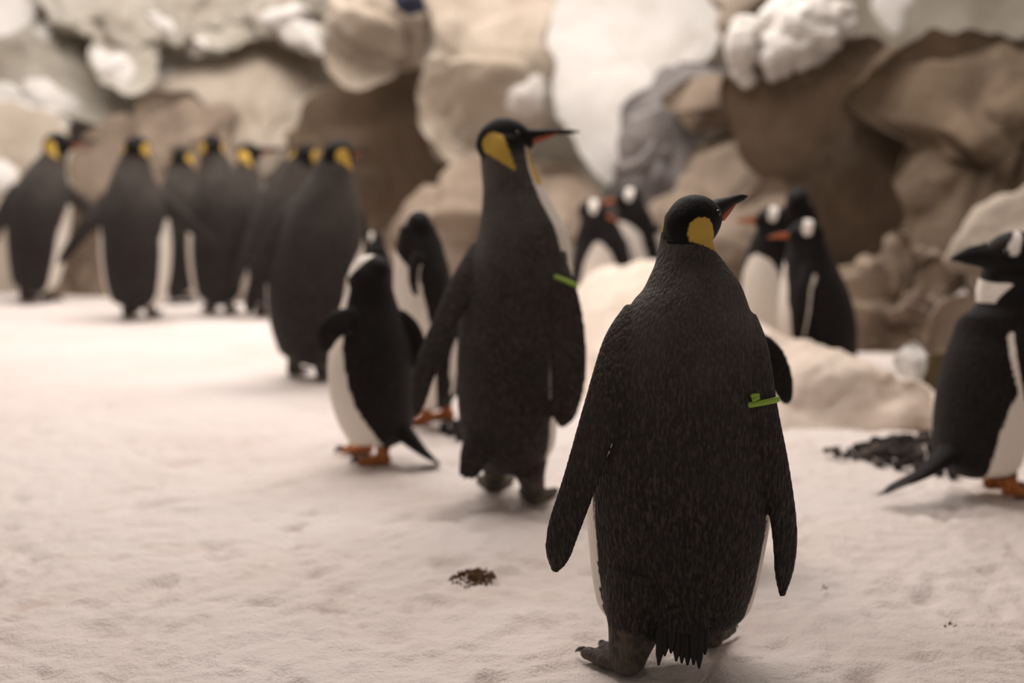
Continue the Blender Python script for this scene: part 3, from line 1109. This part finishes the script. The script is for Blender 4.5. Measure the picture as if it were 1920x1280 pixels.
# ================================================================== king penguins
GK = 'king penguins in the row by the rock wall'
WIDE = ([0, .45, .55, .65, .8, .9, 1], [128, 126, 110, 70, 55, 40, 25])
penguin('king_penguin', 'king penguin with broad black back walking away, head turned, green tag on drooping flipper', 'king', (1262, 1238), 2,
        [(1262, 1192, 0.02, 100), (1262, 1165, 0.02, 126), (1264, 1110, 0.01, 146), (1268, 1030, 0, 161), (1272, 950, 0, 170), (1276, 860, 0, 168), (1282, 760, 0, 155),
         (1290, 670, 0, 138), (1293, 600, 0.005, 120), (1295, 550, 0.01, 98), (1291, 510, 0.015, 74), (1287, 475, 0.02, 55), (1287, 440, 0.022, 48), (1291, 405, 0.025, 44)],
        dict(c=(1301, 415), L=132, az=50, pitch=15, dy=0.03, beak=0.82, naz=25, hw=0.93, bthk=1.45),
        [dict(pts=[(1205, 585, 0.0), (1170, 650, -0.03), (1132, 760, -0.06), (1088, 900, -0.06), (1054, 1000, -0.05), (1040, 1072, -0.04)], w=[34, 40, 36, 32, 29, 18], ang=25),
         dict(pts=[(1385, 595, 0.0), (1408, 660, -0.04), (1430, 770, -0.06), (1456, 890, -0.06), (1472, 1010, -0.05), (1467, 1118, -0.04)], w=[34, 36, 31, 28, 25, 15], ang=-25)],
        [(1170, 1262, -16, 0, 1.1), (1334, 1210, 10, 0, 0.95)],
        dict(pts=[(1284, 1090, -0.075), (1281, 1180, -0.115), (1277, 1276, -0.155)], w=[50, 48, 38], n=9, cut=0.6, root=0.2, side=(1, 0, 0)),
        voxel=0.0034, band=(1, 0.37, 0.05, [[(1424, 741, -0.085), (1414, 741, -0.085), (1408, 744, -0.085)], [(1424, 744, -0.085), (1415, 748, -0.085), (1410, 750, -0.085)]]),
        claws=True, ratio=0.84, legk=1.15, wmask=([0, .2, .45, .56, .66, .8, .9, 1], [122, 116, 108, 88, 66, 50, 40, 25]))

penguin('king_penguin', 'tall king penguin with stretched neck and raised beak in profile, green band on flipper', 'king', (965, 937), 52,
        [(952, 890, 0, 52), (952, 872, 0, 76), (952, 840, 0, 92), (950, 780, 0, 101), (948, 710, 0, 103), (951, 640, 0, 104), (963, 570, 0, 109), (975, 500, 0, 106), (976, 450, 0, 95),
         (968, 400, 0, 77), (957, 350, 0, 61), (948, 310, 0, 54), (944, 275, 0, 49), (944, 255, 0, 42)],
        dict(c=(946, 262), L=110, az=86, pitch=5, dy=0.0, beak=0.93, naz=70, hw=0.85),
        [dict(pts=[(908, 465, -0.0), (868, 535, -0.03), (827, 620, -0.05), (795, 700, -0.06), (778, 782, -0.06)], w=[26, 27, 24, 22, 13], ang=30),
         dict(pts=[(1030, 488, -0.07), (1050, 560, -0.12), (1064, 640, -0.13), (1064, 720, -0.12), (1052, 802, -0.09)], w=[30, 36, 35, 33, 22], ang=15)],
        [(926, 920, 2, 0, 1.1), (1004, 944, 6, 0, 1.1)],
        dict(pts=[(908, 800, -0.05), (888, 862, -0.11), (872, 912, -0.14)], w=[34, 30, 14], n=8, cut=0.85, root=0.4, side=(0.9, -0.3, 0)),
        voxel=0.0048, band=(1, 0.12, 0.95), claws=True, legk=0.95, wmask=([0, .4, .6, .8, .9, 1], [74, 72, 78, 82, 66, 40]))

penguin('king_penguin', 'big silvery grey king penguin leaning forward, standing in front of the others by the rocks', 'king', (578, 708), 14,
        [(588, 688, 0, 36), (588, 670, 0, 58), (586, 640, 0, 70), (584, 590, 0, 82), (587, 540, 0, 88), (595, 490, 0, 85), (605, 430, 0.0, 76), (614, 385, 0, 64), (622, 345, 0, 49),
         (627, 315, 0, 37), (631, 295, 0, 31), (633, 280, 0, 27)],
        dict(c=(635, 287), L=66, az=38, pitch=0, dy=0.0, beak=0.95, naz=25, hw=1.05),
        [dict(pts=[(562, 378, 0), (530, 420, -0.02), (500, 480, -0.03), (476, 545, -0.03), (464, 590, -0.02)], w=[20, 21, 18, 15, 9], ang=20),
         dict(pts=[(656, 380, 0.02), (674, 430, 0.04), (676, 500, 0.05), (668, 560, 0.05)], w=[18, 18, 16, 8], ang=40)],
        [(550, 702, 10, 0), (606, 712, 15, 0)],
        dict(pts=[(600, 640, -0.05), (604, 668, -0.12), (606, 696, -0.16)], w=[16, 14, 8], n=5), group=GK,
        wmask=([0, .45, .55, .65, .8, .9, 1], [122, 120, 104, 70, 55, 40, 25]))

penguin('king_penguin', 'grey king penguin squarely from behind, flippers spread, white belly edging both sides', 'king', (262, 596), 0,
        [(258, 582, 0, 26), (258, 570, 0, 42), (256, 545, 0, 54), (255, 500, 0, 62), (254, 450, 0, 64), (252, 400, 0, 59), (250, 360, 0, 49), (250, 330, 0, 38), (252, 305, 0, 29),
         (254, 290, 0, 25), (256, 278, 0, 22)],
        dict(c=(257, 277), L=56, az=6, pitch=0, dy=0.02, beak=0.9, hw=1.12),
        [dict(pts=[(205, 368, 0), (182, 400, -0.04), (150, 440, -0.06), (108, 497, -0.06)], w=[15, 17, 15, 8], ang=10),
         dict(pts=[(300, 368, 0), (325, 395, -0.02), (360, 425, -0.03), (402, 452, -0.03)], w=[15, 16, 14, 8], ang=10)],
        [(238, 592, 0, 0), (284, 593, 0, 0)], dict(pts=[(258, 545, -0.05), (258, 565, -0.12), (258, 580, -0.15)], w=[14, 12, 6], n=5), group=GK, wmask=WIDE)

penguin('king_penguin', 'dark king penguin at the end of the row, in profile, beside the low boulder', 'king', (70, 566), 30,
        [(66, 552, 0, 22), (66, 540, 0, 38), (66, 515, 0, 46), (68, 480, 0, 53), (70, 440, 0, 57), (75, 400, 0, 57), (82, 360, 0, 52), (90, 330, 0, 42), (98, 305, 0, 30), (104, 288, 0, 24), (107, 275, 0, 21)],
        dict(c=(108, 270), L=54, az=85, pitch=2, dy=0.0, beak=0.95, naz=60, bthk=1.4),
        [dict(pts=[(35, 350, 0), (14, 385, -0.03), (-8, 430, -0.04), (-25, 480, -0.04)], w=[15, 16, 14, 7], ang=10),
         dict(pts=[(118, 355, -0.02), (142, 372, -0.04), (166, 392, -0.05), (184, 412, -0.05)], w=[15, 15, 13, 7], ang=10)],
        [(46, 562, 20, 0), (88, 564, 30, 0)], dict(pts=[(52, 520, -0.05), (44, 540, -0.12), (38, 556, -0.15)], w=[14, 11, 5], n=5, side=(.7, -.5, 0)), group=GK,
        wmask=([0, .45, .6, .8, .9, 1], [104, 100, 84, 62, 45, 30]))

penguin('king_penguin', 'pale grey king penguin half hidden between the wide-flippered penguin and the dark-backed one', 'king', (338, 566), 3,
        [(336, 554, 0, 24), (336, 540, 0, 36), (336, 500, 0, 44), (337, 450, 0, 48), (338, 400, 0, 45), (339, 360, 0, 38), (340, 330, 0, 29), (340, 310, 0, 23), (340, 298, 0, 20)],
        dict(c=(341, 295), L=48, az=6, pitch=-4, dy=0.02, hw=1.12), [],
        [(324, 563, 0, 0), (352, 563, 0, 0)], None, voxel=0.007, group=GK, wmask=WIDE)

penguin('king_penguin', 'dark-backed king penguin in the middle of the row, looking away over its shoulder', 'king', (412, 588), -6,
        [(412, 574, 0, 26), (412, 562, 0, 42), (412, 530, 0, 52), (412, 480, 0, 58), (412, 430, 0, 58), (412, 380, 0, 54), (410, 345, 0, 44), (405, 318, 0, 32), (400, 298, 0, 25), (397, 282, 0, 22), (396, 272, 0, 20)],
        dict(c=(397, 274), L=54, az=-20, pitch=4, dy=0.02, naz=-15, hw=1.05),
        [dict(pts=[(372, 372, 0), (366, 420, -0.05), (374, 480, -0.07), (392, 530, -0.07)], w=[12, 13, 12, 7], ang=25),
         dict(pts=[(455, 372, 0.0), (462, 420, -0.03), (452, 480, -0.06), (430, 540, -0.07)], w=[15, 16, 14, 7], ang=20)],
        [(392, 584, -10, 0), (432, 586, -5, 0)], None, group=GK, wmask=WIDE)

penguin('king_penguin', 'light grey king penguin in profile behind the dark-backed one, orange bill pointing sideways', 'king', (464, 562), 40,
        [(464, 550, 0, 22), (464, 536, 0, 34), (464, 500, 0, 40), (464, 455, 0, 42), (464, 400, 0, 40), (463, 360, 0, 35), (463, 332, 0, 28), (463, 308, 0, 22), (464, 292, 0, 19)],
        dict(c=(466, 287), L=50, az=80, pitch=5, dy=0.03, naz=60, bthk=1.4), [], [(450, 560, 30, 0), (476, 560, 30, 0)], None, voxel=0.007, group=GK)

penguin('king_penguin', 'silver-shouldered king penguin leaning behind the big grey one, flipper trailing down', 'king', (500, 594), 8,
        [(500, 576, 0, 18), (500, 562, 0, 32), (503, 520, 0, 40), (507, 480, 0, 45), (514, 430, 0, 46), (526, 385, 0, 42), (542, 345, 0, 34), (556, 318, 0, 27), (566, 302, 0, 23), (572, 292, 0, 21)],
        dict(c=(575, 288), L=52, az=6, pitch=0, dy=0.02, hw=1.12),
        [dict(pts=[(500, 392, 0), (478, 430, -0.05), (456, 490, -0.08), (440, 545, -0.08)], w=[14, 15, 13, 7], ang=20)],
        [(486, 592, 5, 0), (512, 592, 8, 0)], None, group=GK, wmask=WIDE)

# ================================================================== gentoo penguins
penguin('gentoo_penguin', 'hunched gentoo penguin stepping on orange feet, dark tail behind it, white belly turned away', 'gentoo', (705, 868), -58,
        [(722, 838, 0, 34), (722, 824, 0, 56), (714, 795, 0, 74), (704, 750, 0, 85), (698, 700, 0, 88), (696, 650, 0, 83), (694, 605, 0, 70), (694, 570, 0, 58), (694, 540, 0, 49), (692, 515, 0, 43), (690, 500, 0, 36)],
        dict(c=(689, 514), L=90, az=-76, pitch=-40, dy=-0.0, beak=0.3, hw=1.0, cone=((0.22, 0.36), .20, (-0.32, 0.36), .17)),
        [dict(pts=[(676, 598, -0.07), (645, 602, -0.11), (618, 622, -0.12), (604, 662, -0.11)], w=[20, 25, 23, 13], ang=5),
         dict(pts=[(744, 592, 0.02), (768, 616, 0.02), (784, 650, 0.02), (784, 690, 0.02)], w=[18, 20, 16, 8], ang=10)],
        [(684, 850, -68, 0, 0.92), (716, 871, -72, 0, 0.92)],
        dict(pts=[(752, 805, -0.02), (795, 848, -0.05), (842, 882, -0.06)], w=[30, 24, 15], n=6, cut=0.8, root=0.4, side=(0.2, -0.9, 0.2)), voxel=0.005, claws=True, bonnet=1.7,
        legk=0.8, wmask=([0, .12, .3, .5, .65, .8, .9, 1], [128, 122, 104, 93, 86, 74, 60, 0]))

penguin('gentoo_penguin', 'gentoo penguin with white belly in profile and head turned away, beside the tall king penguin', 'gentoo', (812, 800), -98,
        [(816, 770, 0, 30), (814, 752, 0, 50), (810, 715, 0, 66), (806, 660, 0, 72), (802, 600, 0, 72), (797, 550, 0, 66), (792, 505, 0, 60), (787, 465, 0, 50), (784, 440, 0, 40), (783, 420, 0, 32)],
        dict(c=(784, 420), L=70, az=-15, pitch=-10, dy=0.0, beak=0.4, naz=-40),
        [dict(pts=[(786, 478, -0.09), (776, 500, -0.11), (775, 530, -0.12), (780, 556, -0.12)], w=[11, 11, 9, 5], ang=20),
         dict(pts=[(862, 620, -0.02), (852, 660, -0.08), (842, 700, -0.08), (846, 738, -0.07)], w=[15, 17, 15, 8], ang=20, trail=1)],
        [(795, 796, -80, 0, 0.95), (838, 786, -75, 0.0, 0.95)], None, legk=0.8,
        wmask=([0, .3, .5, .7, .85, .92, 1], [92, 92, 88, 80, 60, 25, -40]))

penguin('gentoo_penguin', 'partly hidden gentoo penguin with red bill behind the big silvery king penguin', 'gentoo', (706, 650), -70,
        [(709, 636, 0, 26), (709, 618, 0, 42), (708, 580, 0, 48), (707, 540, 0, 45), (706, 505, 0, 37), (704, 478, 0, 30), (702, 458, 0, 25)],
        dict(cone=((0.06, 0.14), .09, (-0.02, 0.3), .06), c=(698, 452), L=48, az=-100, pitch=-12, dy=0.0, beak=0.5), [], [(694, 647, -90, 0), (720, 647, -90, 0)], None, voxel=0.007,
        wmask=([0, .5, .8, 1], [55, 50, 10, -60]))

penguin('gentoo_penguin', 'gentoo penguin facing out behind the snow bank, bill turned towards its neighbour', 'gentoo', (1125, 612), 188,
        [(1128, 592, 0, 34), (1128, 578, 0, 52), (1128, 545, 0, 60), (1128, 510, 0, 58), (1126, 470, 0, 52), (1121, 435, 0, 43), (1116, 412, 0, 34), (1113, 398, 0, 28)],
        dict(c=(1112, 396), L=58, az=108, pitch=-18, dy=-0.02, beak=0.5),
        [dict(pts=[(1158, 450, 0), (1172, 480, 0), (1180, 520, 0.0), (1178, 560, 0)], w=[14, 15, 13, 7], ang=40)],
        [(1110, 609, 190, 0), (1142, 609, 180, 0)], None, wmask=([0, .3, .5, .62, .72, .8, 1], [36, 36, 32, 24, 8, -30, -60]))

penguin('gentoo_penguin', 'gentoo penguin with orange bill and tall white belly beside the rock ledge', 'gentoo', (1204, 598), -128,
        [(1204, 580, 0, 30), (1203, 566, 0, 44), (1201, 535, 0, 51), (1198, 500, 0, 50), (1194, 455, 0, 45), (1190, 415, 0, 38), (1185, 390, 0, 31), (1181, 374, 0, 26)],
        dict(c=(1178, 374), L=56, az=-98, pitch=-4, dy=-0.02, beak=0.62),
        [dict(pts=[(1222, 425, -0.05), (1234, 455, -0.06), (1236, 500, -0.05), (1228, 540, -0.04)], w=[13, 14, 12, 7], ang=40)],
        [(1189, 596, -120, 0), (1219, 596, -120, 0)], None, wmask=([0, .3, .5, .7, .8, .87, 1], [70, 68, 64, 56, 30, -20, -60]))

penguin('gentoo_penguin', 'gentoo penguin with rounded white belly behind the glossy black one by the tan boulder', 'gentoo', (1448, 696), -140,
        [(1450, 676, 0, 34), (1449, 658, 0, 54), (1447, 610, 0, 60), (1446, 560, 0, 58), (1444, 510, 0, 52), (1445, 465, 0, 43), (1448, 438, 0, 35), (1448, 420, 0, 30)],
        dict(c=(1446, 412), L=66, az=-96, pitch=0, dy=-0.02, beak=0.66), [],
        [(1435, 692, -120, 0), (1468, 692, -120, 0)], None, wmask=([0, .15, .3, .5, .66, .76, .82, 1], [10, 30, 44, 50, 46, 28, -20, -60]))

penguin('gentoo_penguin', 'glossy black gentoo penguin in profile with a white-edged flipper, behind the snow bank', 'gentoo', (1535, 728), -74,
        [(1544, 706, 0, 44), (1543, 686, 0, 68), (1539, 640, 0, 80), (1533, 590, 0, 80), (1526, 545, 0, 71), (1519, 500, 0, 56), (1515, 470, 0, 45), (1512, 450, 0, 37), (1511, 435, 0, 32)],
        dict(c=(1511, 438), L=70, az=-94, pitch=-3, dy=-0.03, beak=0.66),
        [dict(pts=[(1520, 496, -0.09), (1508, 540, -0.15), (1504, 590, -0.17), (1494, 655, -0.16)], w=[14, 16, 14, 9], ang=5, trail=1)],
        [(1515, 724, -90, 0), (1545, 724, -90, 0)], None, wmask=([0, .3, .5, .7, .8, .87, 1], [56, 54, 52, 44, 28, -20, -60]))

penguin('gentoo_penguin', 'gentoo penguin mostly hidden, only its dark head rising behind the pair at the boulder', 'gentoo', (1502, 676), 10,
        [(1508, 658, 0, 36), (1508, 640, 0, 48), (1508, 580, 0, 54), (1507, 520, 0, 52), (1504, 470, 0, 45), (1500, 430, 0, 38), (1497, 400, 0, 33), (1496, 385, 0, 30)],
        dict(c=(1496, 378), L=66, az=15, pitch=-25, dy=0.0, beak=0.5), [], [(1490, 672, 0, 0), (1520, 672, 0, 0)], None, voxel=0.007)

penguin('gentoo_penguin', 'gentoo penguin looking back over its shoulder beside the dark stones, dark tail out', 'gentoo', (1850, 925), 60,
        [(1828, 896, 0, 50), (1828, 880, 0, 74), (1832, 840, 0, 84), (1840, 780, 0, 90), (1852, 720, 0, 92), (1872, 660, 0, 90), (1896, 612, 0, 82), (1910, 572, 0, 78), (1902, 538, 0, 74), (1897, 508, 0, 60), (1895, 488, 0, 46)],
        dict(c=(1902, 480), L=118, az=-86, pitch=0, dy=-0.03, beak=0.58, naz=-84, tw0=0.55, tw1=0.78, bmat=M_BEAK, bthk=1.7, cone=((0.10, 0.12), .09, (0.0, 0.34), .05)),
        [dict(pts=[(1912, 600, -0.09), (1922, 660, -0.13), (1930, 720, -0.13), (1938, 790, -0.11)], w=[20, 23, 20, 12], ang=15, trail=-1),
         dict(pts=[(1830, 620, 0.06), (1802, 660, 0.10), (1790, 700, 0.12), (1784, 750, 0.10)], w=[18, 20, 16, 8], ang=50)],
        [(1862, 918, 75, 0, 0.95), (1898, 932, 80, 0, 0.95)],
        dict(pts=[(1788, 845, -0.03), (1722, 892, -0.10), (1642, 930, -0.13)], w=[28, 20, 11], n=7, cut=0.75, root=0.4, side=(0.3, -0.9, 0.1)), voxel=0.005,
        wmask=([0, .2, .4, .50, .58, .64, .71, .76, .82, .88, .925, .95, 1], [128, 122, 112, 96, 55, 0, -8, 2, 20, 52, 80, -20, -60]), claws=True, bonnet=0.9)

penguin('gentoo_penguin', 'gentoo penguin hidden behind the broad-backed king penguin, only one flipper held out', 'gentoo', (1305, 1040), 5,
        [(1305, 1010, 0, 50), (1305, 985, 0, 78), (1305, 920, 0, 98), (1305, 850, 0, 102), (1305, 770, 0, 98), (1302, 690, 0, 84), (1300, 630, 0, 66), (1300, 590, 0, 50), (1300, 570, 0, 42)],
        dict(c=(1300, 575), L=92, az=10, pitch=-10, dy=0.0, beak=0.5),
        [dict(pts=[(1365, 640, 0), (1425, 656, -0.02), (1460, 700, -0.03), (1478, 762, -0.03)], w=[26, 32, 26, 12], ang=5)],
        [(1270, 1034, 0, 0), (1335, 1034, 0, 0)], None, voxel=0.007)


# ================================================================== stones and droppings
def stone_mesh(seed):
    rs = np.random.RandomState(seed)
    n, m = 8, 12
    V = [(0, 0, 1)]
    for i in range(1, n):
        ph = math.pi * i / n
        for j in range(m):
            a = 2 * math.pi * j / m
            V.append((math.sin(ph) * math.cos(a), math.sin(ph) * math.sin(a), math.cos(ph)))
    V.append((0, 0, -1))
    V = np.array(V)
    V = V * (1 + 0.28 * fbm(V, 1.1, 3, seed))[:, None] * np.array([1, rs.uniform(.7, .95), rs.uniform(.55, .75)])
    F = [(0, 1 + j, 1 + (j + 1) % m) for j in range(m)]
    for i in range(n - 2):
        a, b = 1 + i * m, 1 + (i + 1) * m
        F += [(a + j, b + j, b + (j + 1) % m, a + (j + 1) % m) for j in range(m)]
    a = 1 + (n - 2) * m
    F += [(len(V) - 1, a + (j + 1) % m, a + j) for j in range(m)]
    me = bpy.data.meshes.new('pebble')
    me.from_pydata([tuple(v) for v in V], [], F)
    me.polygons.foreach_set('use_smooth', [True] * len(me.polygons))
    return me


def inside(pt, poly):
    x, y = pt
    c = False
    for i in range(len(poly)):
        x1, y1 = poly[i]
        x2, y2 = poly[i - 1]
        if (y1 > y) != (y2 > y) and x < (x2 - x1) * (y - y1) / (y2 - y1) + x1:
            c = not c
    return c


SM = [stone_mesh(s) for s in range(6)]
for k, me in enumerate(SM):
    me.materials.append(M_STONE if k < 4 else M_STONE2)


def stones(poly, count, rmin, rmax, label, group, mind, seed):
    rnd = random.Random(seed)
    xs = [p[0] for p in poly]
    ys = [p[1] for p in poly]
    placed = []
    tries = 0
    while len(placed) < count and tries < 6000:
        tries += 1
        x, y = rnd.uniform(min(xs), max(xs)), rnd.uniform(min(ys), max(ys))
        if not inside((x, y), poly): continue
        g = ground(x, y)
        rr = rnd.uniform(rmin, rmax)
        if any(math.hypot(g[0] - q[0], g[1] - q[1]) < mind * (rr + q[2]) for q in placed): continue
        placed.append((g[0], g[1], rr))
        o = bpy.data.objects.new('pebble', SM[rnd.randrange(6)])
        o.location = (g[0], g[1], rr * 0.5)
        o.scale = (rr, rr, rr)
        o.rotation_euler = (rnd.uniform(-.3, .3), rnd.uniform(-.3, .3), rnd.uniform(0, 6.28))
        COL.objects.link(o)
        tag(o, label, 'stone', group)


stones([(1600, 850), (1650, 828), (1720, 820), (1800, 822), (1800, 895), (1720, 888), (1650, 876)], 60, 0.015, 0.028,
       'dark pebble in the stone patch beside the tail of the preening gentoo', 'dark pebbles by the snow bank', 0.86, 11)
stones([(1535, 847), (1600, 840), (1620, 866), (1580, 858)], 14, 0.008, 0.015,
       'tiny dark pebble at the pointed end of the stone patch', 'tiny pebbles at the tip of the patch', 0.8, 12)
stones([(815, 800), (845, 788), (880, 792), (885, 822), (840, 822)], 9, 0.014, 0.024,
       'small grey pebble near the orange foot behind the tall king penguin', 'pebbles behind the tall king penguin', 0.8, 13)


def dirt(name, label, px, py, rx, ry, n, size, seed):
    rnd = np.random.RandomState(seed)
    g = ground(px, py)
    V, F = [], []
    for i in range(n):
        a, q = rnd.uniform(0, 2 * math.pi), rnd.uniform(0, 1) ** 0.7
        c = np.array([math.cos(a) * q * rx, math.sin(a) * q * ry, 0.002 + 0.012 * (1 - q) * rnd.uniform(.2, 1)])
        s = size * rnd.uniform(.5, 1.3)
        B = rnd.normal(size=(3, 3))
        B, _ = np.linalg.qr(B)
        ax = np.array([s * rnd.uniform(1, 2.2), s * .6, s * .5])
        b0 = len(V)
        for d in ((1, 0, 0), (-1, 0, 0), (0, 1, 0), (0, -1, 0), (0, 0, 1), (0, 0, -1)):
            p = c + B @ (np.array(d) * ax * rnd.uniform(.7, 1.2))
            p[2] = max(p[2], -0.003)
            V.append(p)
        for f in ((0, 2, 4), (2, 1, 4), (1, 3, 4), (3, 0, 4), (2, 0, 5), (1, 2, 5), (3, 1, 5), (0, 3, 5)):
            F.append(tuple(b0 + k for k in f))
    o = mesh_obj(name, V, F, M_DIRT, None, False)
    o.location = tuple(g)
    tag(o, label, 'dirt')


dirt('dirt_clump', 'brown crumbly clump of droppings lying on the open snow', 886, 1086, 0.050, 0.062, 170, 0.0062, 1)
dirt('dirt_speck', 'little brown speck on the snow to the side of the drooping flipper tip', 1546, 1106, 0.010, 0.008, 8, 0.003, 2)
dirt('dirt_speck', 'little dark speck on the snow in front of the stone patch and tail', 1782, 1176, 0.012, 0.008, 9, 0.003, 3)
